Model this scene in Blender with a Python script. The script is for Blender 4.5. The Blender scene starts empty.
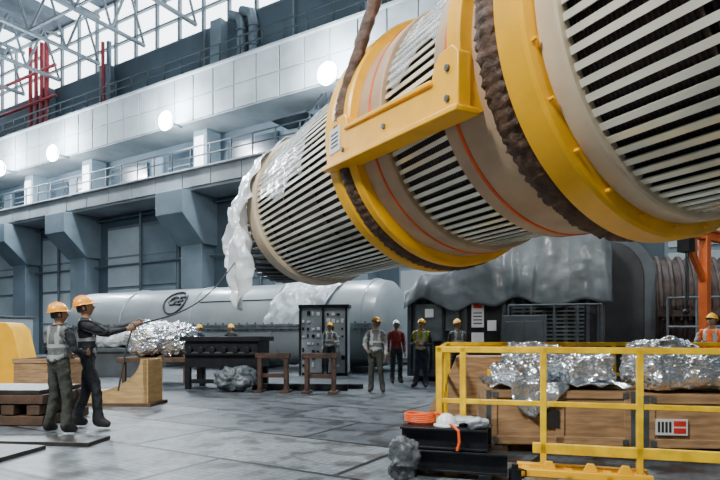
import bpy, bmesh, math, random
from mathutils import Vector, Matrix, noise, Euler
random.seed(7)
SC=bpy.context.scene
COL=SC.collection
pi=math.pi
def rad(a): return a*pi/180

# ---------------------------------------------------------------- materials
def mat(name,col,rough=.6,metal=0.,var=.15,scale=3.,bump=0,bscale=20.,col2=None,emis=0.,coat=0.,alpha=1.,detail=4,stretch=None,trans=0.):
    m=bpy.data.materials.new(name); m.use_nodes=True
    nt=m.node_tree; N=nt.nodes; L=nt.links
    b=N['Principled BSDF']
    tc=N.new('ShaderNodeTexCoord')
    src=tc.outputs['Object']
    if stretch:
        mp=N.new('ShaderNodeMapping'); mp.inputs['Scale'].default_value=stretch
        L.new(src,mp.inputs['Vector']); src=mp.outputs['Vector']
    nz=N.new('ShaderNodeTexNoise'); nz.inputs['Scale'].default_value=scale; nz.inputs['Detail'].default_value=detail
    L.new(src,nz.inputs['Vector'])
    rp=N.new('ShaderNodeValToRGB')
    c1=[max(0,c*(1-var)) for c in col]; c2=[min(1,c*(1+var)) for c in col] if col2 is None else col2
    rp.color_ramp.elements[0].color=(*c1,1); rp.color_ramp.elements[0].position=.35
    rp.color_ramp.elements[1].color=(*c2,1); rp.color_ramp.elements[1].position=.65
    L.new(nz.outputs['Fac'],rp.inputs['Fac']); L.new(rp.outputs['Color'],b.inputs['Base Color'])
    b.inputs['Roughness'].default_value=rough; b.inputs['Metallic'].default_value=metal
    if coat: b.inputs['Coat Weight'].default_value=coat; b.inputs['Coat Roughness'].default_value=.15
    if alpha<1: b.inputs['Alpha'].default_value=alpha
    if trans: b.inputs['Transmission Weight'].default_value=trans
    if emis:
        b.inputs['Emission Color'].default_value=(*col,1); b.inputs['Emission Strength'].default_value=emis
    if bump:
        n2=N.new('ShaderNodeTexNoise'); n2.inputs['Scale'].default_value=bscale; n2.inputs['Detail'].default_value=5
        L.new(src,n2.inputs['Vector'])
        bp=N.new('ShaderNodeBump'); bp.inputs['Strength'].default_value=bump; bp.inputs['Distance'].default_value=.05
        L.new(n2.outputs['Fac'],bp.inputs['Height']); L.new(bp.outputs['Normal'],b.inputs['Normal'])
    return m

M={}
M['wall']=mat('wall_paint_bluegrey',(.042,.068,.09),.75,var=.25,scale=.35,bump=.1)
M['wall_light']=mat('wall_panel_grey',(.29,.345,.375),.7,var=.15,scale=.4)
M['band']=mat('concrete_band',(.20,.228,.245),.8,var=.22,scale=.5,bump=.1)
M['corbel']=mat('corbel_paint',(.12,.165,.20),.7,var=.16,scale=.6)
M['dark']=mat('dark_recess',(.02,.027,.034),.6,var=.3)
M['glassdark']=mat('window_glass_dim',(.022,.035,.048),.2,var=.25,scale=1.)
M['railgrey']=mat('rail_dark_steel',(.02,.028,.034),.5,.5)
M['truss']=mat('truss_steel',(.10,.125,.145),.5,.2)
M['roof']=mat('roof_sheet',(.05,.07,.09),.8)
M['skylight']=mat('skylight_glass',(.86,.95,1.),.5,emis=2.6,var=.02)
M['clerestory']=mat('clerestory_glass',(.9,.96,1.),.5,emis=5,var=.02)
M['duct']=mat('duct_metal',(.09,.12,.145),.45,.4)
M['red']=mat('red_pipe_paint',(.20,.01,.018),.45)
M['lampglass']=mat('lamp_glass',(.92,.97,1.),.5,emis=80,var=.01)
M['yellow']=mat('yellow_paint',(.93,.47,.0),.40,var=.08,scale=2.5,coat=.08,bump=.03,bscale=8)
M['yellowrail']=mat('yellow_rail_paint',(.88,.52,.0),.45,var=.22,scale=6)
M['tan']=mat('tan_insulation_band',(.46,.32,.20),.55,var=.14,scale=2,bump=.15,bscale=12)
M['cream']=mat('cream_ring',(.60,.49,.34),.5,var=.1,scale=2)
M['bar']=mat('core_bar_cream',(.88,.85,.70),.2,.2,var=.16,scale=1.2,coat=.4)
M['orange']=mat('orange_strap',(.75,.09,.005),.5)
M['sling']=mat('sling_brown_cover',(.075,.038,.020),.65,var=.4,scale=7,bump=.7,bscale=12)
M['black']=mat('black_steel',(.010,.012,.015),.45,.4,var=.35,scale=6)
M['steel']=mat('grey_steel',(.12,.145,.16),.45,.6,var=.25,scale=4)
M['rust']=mat('rusty_steel',(.075,.042,.03),.65,.3,var=.45,scale=5,bump=.2)
M['ribdark']=mat('dark_ribbed_steel',(.045,.030,.025),.6,.4,var=.5,scale=4,bump=.2)
M['plate']=mat('floor_plate_steel',(.05,.046,.043),.45,.5,var=.35,scale=3,bump=.1)
M['casing']=mat('casing_grey_paint',(.235,.27,.285),.33,var=.1,scale=.8,coat=.25)
M['white']=mat('white_paint',(.68,.70,.71),.5,var=.05)
M['wood']=mat('plywood',(.36,.215,.105),.65,var=.3,scale=3,stretch=(1,1,7),bump=.08)
M['woodlight']=mat('plywood_light',(.48,.31,.13),.6,var=.18,scale=3,stretch=(1,1,6))
M['wooddark']=mat('timber_brown',(.08,.045,.026),.7,var=.35,scale=5)
M['foil']=mat('silver_foil',(.78,.82,.86),.2,.95,var=.12,scale=6,bump=.7,bscale=7)
M['tarp']=mat('tarp_bluegrey',(.075,.095,.108),.45,var=.35,scale=1.6,bump=.3,bscale=4,coat=.12)
M['tarpbag']=mat('grey_plastic_bag',(.08,.09,.10),.35,var=.3,scale=8,bump=.5,bscale=14)
M['plastic']=mat('white_plastic_film',(.78,.83,.86),.2,var=.12,scale=3,bump=.5,bscale=5,alpha=.85,coat=.4)
M['dustsheet']=mat('dust_sheet_film',(.42,.47,.50),.25,var=.15,scale=3,bump=.6,bscale=4,coat=.3)
M['plasticclear']=mat('clear_plastic_film',(.75,.8,.82),.1,var=.1,scale=3,bump=.6,bscale=5,alpha=.25,coat=.8)
M['orangesteel']=mat('orange_steel_paint',(.50,.10,.012),.45,var=.15)
M['contdark']=mat('container_dark',(.018,.022,.027),.5,.2,var=.3,scale=2)
M['contmid']=mat('container_grey',(.06,.075,.088),.5,.2,var=.2,scale=2)
M['cabgrey']=mat('cabinet_pale_grey',(.26,.29,.30),.5,.1,var=.15,scale=2)
M['rope']=mat('rope_fibre',(.03,.03,.033),.8)
M['print']=mat('print_black',(.02,.02,.02),.6)
M['redsign']=mat('sign_red',(.6,.03,.02),.5)
M['emblem']=mat('emblem_dark',(.008,.011,.014),.4)
M['skin']=mat('skin_tone',(.27,.145,.085),.5,var=.06)
M['hair']=mat('hair_dark',(.015,.012,.01),.6)
M['eye']=mat('eye_white',(.7,.7,.68),.3,var=.02)
M['lips']=mat('lips',(.22,.07,.05),.5,var=.05)
M['boots']=mat('boots_black',(.02,.018,.017),.5)
M['reflect']=mat('reflective_strip',(.45,.48,.48),.3,.3)
def cloth(n,c): 
    M[n]=mat('cloth_'+n,c,.85,var=.3,scale=9,bump=.7,bscale=12)
cloth('olive',(.036,.040,.032)); cloth('charcoal',(.018,.021,.026)); cloth('greyvest',(.13,.14,.135)); cloth('navy',(.018,.027,.048))
cloth('redshirt',(.20,.02,.02)); cloth('paleshirt',(.28,.30,.30)); cloth('orangevest',(.75,.13,.01)); cloth('khaki',(.12,.10,.07)); cloth('hivis',(.42,.42,.04))
def helm(n,c): M[n]=mat('helmet_'+n,c,.3,var=.04,coat=.3)
helm('h_yellow',(.88,.46,.0)); helm('h_orange',(.90,.34,.0)); helm('h_white',(.75,.77,.78))

def core_mat():
    m=bpy.data.materials.new('laminated_core'); m.use_nodes=True
    nt=m.node_tree;N=nt.nodes;L=nt.links;b=N['Principled BSDF']
    tc=N.new('ShaderNodeTexCoord'); w=N.new('ShaderNodeTexWave'); w.wave_type='BANDS'; w.bands_direction='X'
    w.inputs['Scale'].default_value=7; w.inputs['Distortion'].default_value=.3
    L.new(tc.outputs['Object'],w.inputs['Vector'])
    rp=N.new('ShaderNodeValToRGB'); e=rp.color_ramp.elements
    e[0].color=(.003,.0025,.003,1); e[0].position=.35; e[1].color=(.05,.018,.010,1); e[1].position=.8
    L.new(w.outputs['Fac'],rp.inputs['Fac']); L.new(rp.outputs['Color'],b.inputs['Base Color'])
    bp=N.new('ShaderNodeBump'); bp.inputs['Strength'].default_value=.7; bp.inputs['Distance'].default_value=.03
    L.new(w.outputs['Fac'],bp.inputs['Height']); L.new(bp.outputs['Normal'],b.inputs['Normal'])
    b.inputs['Roughness'].default_value=.5
    return m
M['core']=core_mat()

def floor_mat():
    m=bpy.data.materials.new('painted_floor_plates'); m.use_nodes=True
    nt=m.node_tree;N=nt.nodes;L=nt.links;b=N['Principled BSDF']
    tc=N.new('ShaderNodeTexCoord'); mp=N.new('ShaderNodeMapping'); mp.inputs['Rotation'].default_value=(0,0,rad(31)); L.new(tc.outputs['Object'],mp.inputs['Vector'])
    n1=N.new('ShaderNodeTexNoise'); n1.inputs['Scale'].default_value=.6; n1.inputs['Detail'].default_value=10; n1.inputs['Roughness'].default_value=.75
    L.new(mp.outputs['Vector'],n1.inputs['Vector'])
    rp=N.new('ShaderNodeValToRGB'); e=rp.color_ramp.elements
    e[0].color=(.10,.12,.14,1); e[0].position=.36; e[1].color=(.30,.335,.36,1); e[1].position=.64
    L.new(n1.outputs['Fac'],rp.inputs['Fac'])
    br=N.new('ShaderNodeTexBrick'); br.inputs['Scale'].default_value=1.
    br.inputs['Color1'].default_value=(1,1,1,1); br.inputs['Color2'].default_value=(.36,.385,.42,1); br.inputs['Mortar'].default_value=(.03,.03,.035,1)
    br.inputs['Mortar Size'].default_value=.035; br.inputs['Brick Width'].default_value=3.0; br.inputs['Row Height'].default_value=1.5
    L.new(mp.outputs['Vector'],br.inputs['Vector'])
    mx=N.new('ShaderNodeMix'); mx.data_type='RGBA'; mx.blend_type='MULTIPLY'; mx.inputs[0].default_value=1
    L.new(rp.outputs['Color'],mx.inputs[6]); L.new(br.outputs['Color'],mx.inputs[7])
    # fine plate tread (voronoi studs)
    vo=N.new('ShaderNodeTexVoronoi'); vo.inputs['Scale'].default_value=11; vo.inputs['Randomness'].default_value=.25
    L.new(mp.outputs['Vector'],vo.inputs['Vector'])
    rv=N.new('ShaderNodeValToRGB'); rv.color_ramp.elements[0].position=.2; rv.color_ramp.elements[0].color=(1,1,1,1); rv.color_ramp.elements[1].position=.6; rv.color_ramp.elements[1].color=(.55,.55,.56,1)
    L.new(vo.outputs['Distance'],rv.inputs['Fac'])
    n3=N.new('ShaderNodeTexNoise'); n3.inputs['Scale'].default_value=3.; n3.inputs['Detail'].default_value=9; L.new(mp.outputs['Vector'],n3.inputs['Vector'])
    r3=N.new('ShaderNodeValToRGB'); r3.color_ramp.elements[0].position=.42; r3.color_ramp.elements[0].color=(.40,.33,.28,1); r3.color_ramp.elements[1].position=.5; r3.color_ramp.elements[1].color=(1,1,1,1)
    L.new(n3.outputs['Fac'],r3.inputs['Fac'])
    m2=N.new('ShaderNodeMix'); m2.data_type='RGBA'; m2.blend_type='MULTIPLY'; m2.inputs[0].default_value=.85
    L.new(mx.outputs[2],m2.inputs[6]); L.new(r3.outputs['Color'],m2.inputs[7])
    m3=N.new('ShaderNodeMix'); m3.data_type='RGBA'; m3.blend_type='MULTIPLY'; m3.inputs[0].default_value=.9
    L.new(m2.outputs[2],m3.inputs[6]); L.new(rv.outputs['Color'],m3.inputs[7]); L.new(m3.outputs[2],b.inputs['Base Color'])
    rr=N.new('ShaderNodeMapRange'); rr.inputs['To Min'].default_value=.2; rr.inputs['To Max'].default_value=.7
    L.new(n3.outputs['Fac'],rr.inputs['Value']); L.new(rr.outputs['Result'],b.inputs['Roughness'])
    bp=N.new('ShaderNodeBump'); bp.inputs['Strength'].default_value=.4; bp.inputs['Distance'].default_value=.01
    L.new(br.outputs['Fac'],bp.inputs['Height']); bp.invert=True; L.new(bp.outputs['Normal'],b.inputs['Normal'])
    return m
M['floor']=floor_mat()

# ---------------------------------------------------------------- mesh builder
class MB:
    def __init__(s): s.v=[];s.f=[];s.m=[]
    def add(s,vs,fs,mi=0,T=None):
        o=len(s.v)
        for p in vs:
            p=Vector(p)
            s.v.append(T@p if T is not None else p)
        for f in fs: s.f.append([i+o for i in f]); s.m.append(mi)
    def box(s,lo,hi,mi=0,T=None):
        x0,y0,z0=lo;x1,y1,z1=hi
        vs=[(x0,y0,z0),(x1,y0,z0),(x1,y1,z0),(x0,y1,z0),(x0,y0,z1),(x1,y0,z1),(x1,y1,z1),(x0,y1,z1)]
        s.add(vs,[(0,3,2,1),(4,5,6,7),(0,1,5,4),(1,2,6,5),(2,3,7,6),(3,0,4,7)],mi,T)
    def cbox(s,c,sz,mi=0,T=None,rz=0):
        R=Matrix.Translation(c)@Matrix.Rotation(rz,4,'Z')
        if T is not None: R=T@R
        h=[a/2 for a in sz]; s.box((-h[0],-h[1],-h[2]),h,mi,R)
    def tube(s,pts,r,seg=8,mi=0,cap=True,closed=False,jit=0,flat=1.,up=None,T=None,hollow=False):
        pts=[Vector(p) for p in pts]; n=len(pts)
        rs=r if isinstance(r,(list,tuple)) else [r]*n
        prev=None; vs=[]
        for i,p in enumerate(pts):
            if closed: d=pts[(i+1)%n]-pts[i-1]
            elif i==0: d=pts[1]-p
            elif i==n-1: d=p-pts[-2]
            else: d=(pts[i+1]-p).normalized()+(p-pts[i-1]).normalized()
            if d.length<1e-9: d=Vector((0,0,1))
            d.normalize()
            if prev is None:
                a=Vector(up) if up else (Vector((0,0,1)) if abs(d.z)<.9 else Vector((1,0,0)))
            else: a=prev
            a=(a-d*a.dot(d)).normalized(); prev=a; bb=d.cross(a)
            for k in range(seg):
                t=2*pi*k/seg; rr=rs[i]
                if jit: rr*=1+jit*noise.noise(p*4+Vector((k*1.7,i*.9,0)))
                vs.append(p+a*math.cos(t)*rr*flat+bb*math.sin(t)*rr)
        fs=[]
        m=n if closed else n-1
        for i in range(m):
            for k in range(seg):
                j=(i+1)%n
                fs.append((i*seg+k,i*seg+(k+1)%seg,j*seg+(k+1)%seg,j*seg+k))
        if cap and not closed:
            fs.append(tuple(range(seg))[::-1]); fs.append(tuple((n-1)*seg+k for k in range(seg)))
        s.add(vs,fs,mi,T)
    def lathe(s,prof,seg=64,mi=0,a0=0,a1=2*pi,closedprof=True,T=None,caps=True):
        full=abs(a1-a0-2*pi)<1e-6; ns=seg if full else seg+1; vs=[]
        for k in range(ns):
            t=a0+(a1-a0)*k/seg
            for x,r in prof: vs.append((x,r*math.cos(t),r*math.sin(t)))
        n=len(prof); fs=[]
        for k in range(seg):
            k2=(k+1)%ns
            for i in range(n if closedprof else n-1):
                j=(i+1)%n
                fs.append((k*n+i,k*n+j,k2*n+j,k2*n+i))
        if not full and closedprof and caps:
            fs.append(tuple(range(n))); fs.append(tuple(seg*n+i for i in range(n))[::-1])
        s.add(vs,fs,mi,T)
    def ring(s,x0,x1,r0,r1,seg=80,mi=0,bev=.02,a0=0,a1=2*pi,T=None):
        s.lathe([(x0,r0),(x0,r1-bev),(x0+bev,r1),(x1-bev,r1),(x1,r1-bev),(x1,r0)],seg,mi,a0,a1,True,T)
    def prism(s,poly,y0,y1,mi=0,T=None):
        n=len(poly); vs=[(x,y0,z) for x,z in poly]+[(x,y1,z) for x,z in poly]
        fs=[tuple(range(n)),tuple(range(n,2*n))[::-1]]+[(i,(i+1)%n,n+(i+1)%n,n+i) for i in range(n)]
        s.add(vs,fs,mi,T)
    def sphere(s,c,r,mi=0,seg=14,T=None):
        if not isinstance(r,(tuple,list)): r=(r,r,r)
        vs=[];fs=[];nr=seg//2
        for i in range(nr+1):
            th=pi*i/nr
            for k in range(seg):
                ph=2*pi*k/seg
                vs.append((c[0]+r[0]*math.sin(th)*math.cos(ph),c[1]+r[1]*math.sin(th)*math.sin(ph),c[2]+r[2]*math.cos(th)))
        for i in range(nr):
            for k in range(seg): fs.append((i*seg+k,(i+1)*seg+k,(i+1)*seg+(k+1)%seg,i*seg+(k+1)%seg))
        s.add(vs,fs,mi,T)
    def obj(s,name,mats,parent=None,loc=(0,0,0),rz=0,smooth=True,bevel=0,angle=35,scale=1):
        me=bpy.data.meshes.new(name); me.from_pydata([tuple(v) for v in s.v],[],s.f)
        if not isinstance(mats,(list,tuple)): mats=[mats]
        for m in mats: me.materials.append(M[m] if isinstance(m,str) else m)
        for p,mi in zip(me.polygons,s.m): p.material_index=mi
        bm=bmesh.new(); bm.from_mesh(me); bmesh.ops.remove_doubles(bm,verts=bm.verts,dist=1e-5); bmesh.ops.recalc_face_normals(bm,faces=bm.faces); bm.to_mesh(me); bm.free()
        if smooth:
            for p in me.polygons: p.use_smooth=True
            me.set_sharp_from_angle(angle=rad(angle))
        o=bpy.data.objects.new(name,me); COL.objects.link(o)
        if parent: o.parent=parent
        o.location=loc; o.rotation_euler=(0,0,rz); o.scale=(scale,)*3
        if bevel:
            b=o.modifiers.new('bevel','BEVEL'); b.width=bevel; b.segments=2; b.limit_method='ANGLE'; b.angle_limit=rad(40)
        return o
def empty(name,loc=(0,0,0),rz=0,scale=1,parent=None):
    e=bpy.data.objects.new(name,None); COL.objects.link(e); e.location=loc; e.rotation_euler=(0,0,rz); e.scale=(scale,)*3; e.empty_display_size=.3
    if parent: e.parent=parent
    return e

def lump(name,dims,m,seed=0,amp=.08,p=4.,loc=(0,0,0),rz=0,parent=None,freq=2.5,sub=5,smooth=False,skirt=0.,shape=None,fine=.28):
    bm=bmesh.new(); bmesh.ops.create_icosphere(bm,subdivisions=sub,radius=1)
    so=Vector((seed*13.1,seed*7.7,seed*3.3))
    for v in bm.verts:
        d=v.co.normalized(); r=1/((abs(d.x)**p+abs(d.y)**p+abs(d.z)**p)**(1/p)); q=d*r
        P=Vector((q.x*dims[0]/2,q.y*dims[1]/2,(q.z*.5+.5)*dims[2]))
        if shape: P.z*=shape(q.x,q.y)
        n=0
        for k,a in ((freq,1),(freq*2.2,.55),(freq*5,fine)):
            n+=a*(abs(noise.noise(P*k+so))*2-.5)
        n2=noise.noise_vector(P*freq*1.3+so)
        P+=d*amp*n+n2*amp*.8
        if skirt and q.z<0: P.x*=1+skirt*(-q.z); P.y*=1+skirt*(-q.z)
        if P.z<0: P.z=0
        v.co=P
    me=bpy.data.meshes.new(name); bm.to_mesh(me); bm.free(); me.materials.append(M[m])
    if smooth:
        for f in me.polygons: f.use_smooth=True
    o=bpy.data.objects.new(name,me); COL.objects.link(o); o.location=loc; o.rotation_euler=(0,0,rz)
    if parent: o.parent=parent
    return o
def sheet(name,fn,nu,nv,m,parent=None,loc=(0,0,0),rz=0,amp=.03,freq=3,seed=0,thick=.006):
    vs=[];fs=[]
    for i in range(nu+1):
        for j in range(nv+1):
            p=Vector(fn(i/nu,j/nv)); q=p*freq+Vector((seed*5.1,0,seed))
            p=p+noise.noise_vector(q)*amp+noise.noise_vector(q*2.7)*amp*.4
            vs.append(p)
    for i in range(nu):
        for j in range(nv):
            a=i*(nv+1)+j; fs.append((a,a+1,a+nv+2,a+nv+1))
    b=MB(); b.add(vs,fs); o=b.obj(name,m,parent,loc,rz,True,angle=60)
    s=o.modifiers.new('thick','SOLIDIFY'); s.thickness=thick
    return o

# ================================================================ ROOM
fl=MB(); fl.box((-50,-25,-.3),(45,60,0)); fl.obj('floor','floor')
WR=math.atan2(-.516,.857); WO=(-4.3,28.5,0)
wall=empty('wall_back',WO,WR)
XL,XR=-37,34
w=MB(); 
w.box((XL,1.5,0),(XR,2.5,9.4)); w.box((XL,2.3,10.4),(XR,3.2,13.5)); w.box((XL,3.0,16.1),(XR,3.6,20.6))
w.obj('wall_structure','wall',wall)
bays=[-36,-25,-17.7,-6.7,4.3,15.3,26.3]
w=MB()
def panels(x0,x1,step,y0,y1,z0,z1,g=.05):
    x=x0
    while x<x1:
        w.box((x+g,y0,z0),(min(x+step,x1),y1,z1)); x+=step
panels(XL,XR,2.2,-.6,.2,9.55,10.5); w.box((XL,-.5,9.4),(XR,2.4,10.42))
panels(XL,XR,1.55,0,.4,14.85,16.1,.07); panels(XL,XR,1.55,0,.4,13.55,14.78,.07); w.box((XL,.09,13.5),(XR,3.4,16.05))
w.box((XL,-.15,16.1),(XR,.5,16.25)); w.box((XL,-.75,10.45),(XR,.2,10.56)); 
w.obj('balcony_bands','band',wall,bevel=.02)
w=MB()
for b in bays:
    w.prism([(-.85,0),(.85,0),(.85,7.2),(-.85,7.2)],.5,1.6,0,Matrix.Translation((b,0,0)))
    T=Matrix.Translation((b,0,0))@Matrix.Rotation(pi/2,4,'Z')
    w.prism([(1.6,6.6),(.5,6.6),(-1.1,8.1),(-1.1,9.4),(1.6,9.4)],-1.1,1.1,0,T)
    w.box((b-.55,1.2,10.5),(b+.55,2.4,13.5))
    w.box((b-.45,2.4,16.1),(b+.45,3.1,20.6))
w.obj('pilasters_and_corbels','corbel',wall,bevel=.03)
w=MB()
for i in range(len(bays)-1):
    a,b=bays[i]+.95,bays[i+1]-.95; L=b-a
    x0,x1=a+L*.12,b-L*.12
    w.box((x0,1.38,.1),(x1,1.52,8.6),0)
    n=max(2,int((x1-x0)/2.6))
    for k in range(n):
        xa=x0+(x1-x0)*k/n+.12; xb=x0+(x1-x0)*(k+1)/n-.12
        for za,zb,mi in ((4.6,8.4,1),(.3,4.4,1)):
            w.box((xa,1.30,za),(xb,1.42,zb),mi if (k+i)%3 else 3)
    for z in (2.2,6.5): w.box((x0,1.26,z),(x1,1.34,z+.12),0)
    w.box((a+.3,2.18,10.6),(a+L*.45,2.34,12.8),2)
    w.box((a+L*.5,2.15,10.6),(a+L*.5+1.0,2.34,12.9),3)
    w.box((a+L*.68,2.18,11.2),(b-.4,2.34,12.9),2)
    w.box((a+L*.68,2.12,12.0),(b-.4,2.2,12.08),0)
w.obj('bay_windows',['corbel','wall_light','glassdark','corbel'],wall,bevel=.015)
w=MB()
for b in bays: w.box((b-.38,1.1,10.9),(b+.38,1.21,13.1))
w.obj('gallery_panels','white',wall)
w=MB()
for (y,z,h) in ((-.6,10.55,1.15),(.1,16.25,1.1)):
    x=XL
    while x<XR:
        w.box((x-.03,y-.03,z),(x+.03,y+.03,z+h)); x+=1.5
    for k in (h,h*.55): w.box((XL,y-.03,z+k-.03),(XR,y+.03,z+k+.03))
w.obj('balcony_railings','railgrey',wall)
w=MB()
for z in (9.1,6.0): w.tube([(XL,1.2,z),(XR,1.2,z)],.06,8)
for x in (-21,-12,-2,9,20): w.tube([(x,1.15,0),(x,1.15,9.3)],.09,10)
w.obj('conduits','duct',wall)
w=MB()
for k in range(10): w.box((.6+k*.22,.9,10.6+k*.28),(.9+k*.22,1.8,10.65+k*.28))
w.tube([(.5,.9,10.5),(2.9,.9,13.4)],.07,6); w.tube([(.5,.9,11.4),(2.6,.9,13.9)],.04,6)
for k in range(5): w.tube([(.5+k*.5,.9,10.5+k*.62),(.5+k*.5,.9,11.5+k*.62)],.03,6)
w.box((-.9,.7,12.7),(1.4,2.3,12.8)); 
w.obj('gallery_stair','railgrey',wall)
w=MB()
for x in (-4.6,-3.7): 
    w.tube([(x,2.5,16.3),(x,2.5,19.6),(x-.2,2.5,20.2),(x-.9,2.5,20.5)],.3,14)
    for z in (17,18.2,19.3): w.tube([(x,2.5,z),(x,2.5,z+.12)],.35,14)
w.tube([(-17.,2.4,16.3),(-17.,2.4,22)],.18,10)
for x in (-8,-1,5,12): w.tube([(x,2.8,16.3),(x,2.8,20.5)],.07,8)
w.obj('ventilation_ducts','duct',wall)
w=MB()
for x in (-26.6,-25.8,-25.,-24.3): w.tube([(x,2.2,14.9+1.5),(x,2.2,24)],.16,8)
w.tube([(-17.4,2.2,16.2),(-17.4,2.2,22)],.13,8)
for z in (19.5,21.8): w.tube([(-37,2.1,z),(-23,2.1,z)],.12,8)
w.obj('red_fire_pipes','red',wall)
w=MB(); w.box((XL,3.2,20.6),(XR,3.3,25.3)); w.obj('window_1','clerestory',wall)
w=MB()
x=XL
while x<XR:
    w.box((x-.1,3.0,20.6),(x+.1,3.2,25.3)); x+=2.2
for z in (20.6,22.1,23.7,25.2): w.box((XL,3.0,z-.07),(XR,3.2,z+.07))
w.obj('trim_1','truss',wall)
ew=MB(); ew.box((XL-.6,-48,0),(XL,3.6,20.6)); ew.obj('wall_left','wall',None,WO,WR)
ew=MB(); ew.box((XL-.4,-48,20.6),(XL-.2,3.6,25.3)); ew.obj('window_2','skylight',None,WO,WR)
rf=MB()
x=XL
while x<XR:
    rf.box((x,-48,25.3),(x+6,3.6,25.6),0); rf.box((x+6,-48,25.3),(min(x+9,XR),3.6,25.5),1); x+=9
rf.obj('ceiling',['roof','skylight'],None,WO,WR)
tr=MB()
for x in [-34,-29,-24,-19,-14,-9,0,9,18,27]:
    y0,y1=3.0,-47; n=20
    tr.tube([(x,y0,21.2),(x,y1,21.2)],.16,6); tr.tube([(x,y0,24.6),(x,y1,24.6)],.16,6)
    for k in range(n):
        ya=y0+(y1-y0)*k/n; yb=y0+(y1-y0)*(k+1)/n
        tr.tube([(x,ya,21.2),(x,(ya+yb)/2,24.6)],.09,6); tr.tube([(x,(ya+yb)/2,24.6),(x,yb,21.2)],.09,6)
for y in (-2,-9,-16,-24): 
    tr.tube([(XL,y,21.3),(XR,y,21.3)],.1,6); tr.tube([(XL,y,24.5),(XR,y,24.5)],.1,6)
tr.obj('roof_trusses','truss',None,WO,WR)

Rw=Matrix.Translation(WO)@Matrix.Rotation(WR,4,'Z')
for i,(x,z) in enumerate(((-24.6,13.4),(-18.,13.4),(-7.0,13.35),(3.9,13.35),(15,13.35))):
    e=empty('flood_light',tuple(Rw@Vector((x,-.9,z))),WR)
    b=MB(); b.lathe([(0,.05),(.0,.46),(-.1,.54),(-.16,.54),(-.1,.44),(-.05,.05)],24,0,T=Matrix.Rotation(-pi/2,4,'Z')@Matrix.Rotation(pi,4,'Y'))
    b.box((-.06,.1,-.06),(.06,1.0,.06),0); b.obj('housing',['duct'],e)
    b=MB(); b.sphere((0,-.12,0),(.52,.26,.52),0,24); b.obj('lens','lampglass',e)
    for q,(p,en) in enumerate((((0,-1.0,0),3400),((0,-.15,.85),1300),((0,-.15,-.85),700))):
        ld=bpy.data.lights.new('flood','POINT'); ld.energy=en; ld.color=(.84,.93,1); ld.shadow_soft_size=.3
        lo=bpy.data.objects.new('lamp_light',ld); COL.objects.link(lo); lo.parent=e; lo.location=p

# ================================================================ STATOR
SR=math.atan2(.89,-.456); SO=(3.05,6.1,4.45)
st=empty('generator_stator_core',SO,SR)
SE=9.0
b=MB(); b.lathe([(-5.5,1.0),(-5.5,1.80),(-.4,1.80),(-.4,1.68),(SE-.2,1.68),(SE-.2,1.0)],120)
b.obj('laminated_core','core',st)
b=MB(); NB=84
for k in range(NB):
    t=2*pi*k/NB; R=Matrix.Rotation(t,4,'X')
    b.box((-5.5,1.79,-.020),(-.45,1.85,.020),1,R); b.box((-5.5,1.85,-.033),(-.45,1.868,.033),0,R)
    b.box((-.3,1.67,-.018),(SE-.3,1.725,.018),1,R); b.box((-.3,1.725,-.029),(SE-.3,1.74,.029),0,R)
b.obj('core_bars',['bar','black'],st)
b=MB()
for x in (5.3,6.8,7.9): b.ring(x,x+.03,1.67,1.726,96,bev=.004)
for x in (-1.7,-2.8,-3.9,-5.0): b.ring(x,x+.04,1.7,1.852,96,bev=.004)
b.obj('core_seams','core',st)
b=MB()
b.ring(-.62,-.38,1.7,1.94,96); b.ring(SE-.55,SE+.05,1.2,1.83,96,bev=.05)
b.obj('cream_rings','cream',st)
b=MB()
b.ring(-.38,-.02,1.7,2.09,110,bev=.03)
b.ring(3.72,4.0,1.65,2.0,110,bev=.03); b.ring(3.22,3.42,1.65,1.97,110,bev=.03)
b.ring(.6,.82,1.8,2.0,60,0,.03,rad(-24),rad(204))
b.ring(4.0,4.12,1.65,1.85,96,bev=.01)
for k in range(24):
    t=2*pi*k/24
    for x,r in ((-.4,1.99),(3.99,1.94)): b.tube([(x-.03,r*math.cos(t),r*math.sin(t)),(x+.05,r*math.cos(t),r*math.sin(t))],.022,6)
b.obj('yellow_clamp_rings','yellow',st)
b=MB(); b.ring(-.02,1.3,1.65,1.82,96); b.ring(2.55,3.23,1.65,1.82,96); b.ring(3.4,3.75,1.65,1.82,96)
b.obj('tan_insulation_bands','tan',st)
b=MB(); b.ring(1.02,1.07,1.78,1.832,96,bev=.004); b.ring(2.82,2.87,1.78,1.832,96,bev=.004)
b.obj('orange_tie_straps','orange',st)
b=MB()
for sgn in (1,-1):
    T=Matrix.Scale(sgn,4,(0,1,0))
    prof=[(.58,-.76),(3.9,-.50),(3.9,.06),(3.75,.16),(3.3,.12),(3.2,.04),(3.2,-.12),(1.08,-.36),(1.0,-.16),(.9,-.08),(.68,-.08),(.58,-.18)]
    b.prism(prof,1.84,2.01,0,T)
    b.prism([(.54,-.82),(3.95,-.56),(3.95,-.49),(.54,-.75)],1.76,2.07,0,T)
    b.prism([(1.02,-.38),(3.22,-.14),(3.22,-.08),(1.02,-.32)],1.78,2.05,0,T)
o=b.obj('lifting_frame','yellow',st,bevel=.015)
b=MB()
for x,z in ((.75,-.3),(.75,-.62),(3.3,-.4),(2.1,-.46)):
    b.tube([(x,2.0,z),(x,2.04,z)],.035,10)
b.obj('frame_bolts','steel',st)
b=MB(); b.box((3.4,2.01,-.36),(3.76,2.022,-.0),0); 
for k in range(4): b.box((3.46,2.022,-.28+k*.06),(3.70,2.025,-.255+k*.06),1)
b.obj('load_tag',['white','print'],st)
HK=Vector((1.3,0,8.4))
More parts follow.
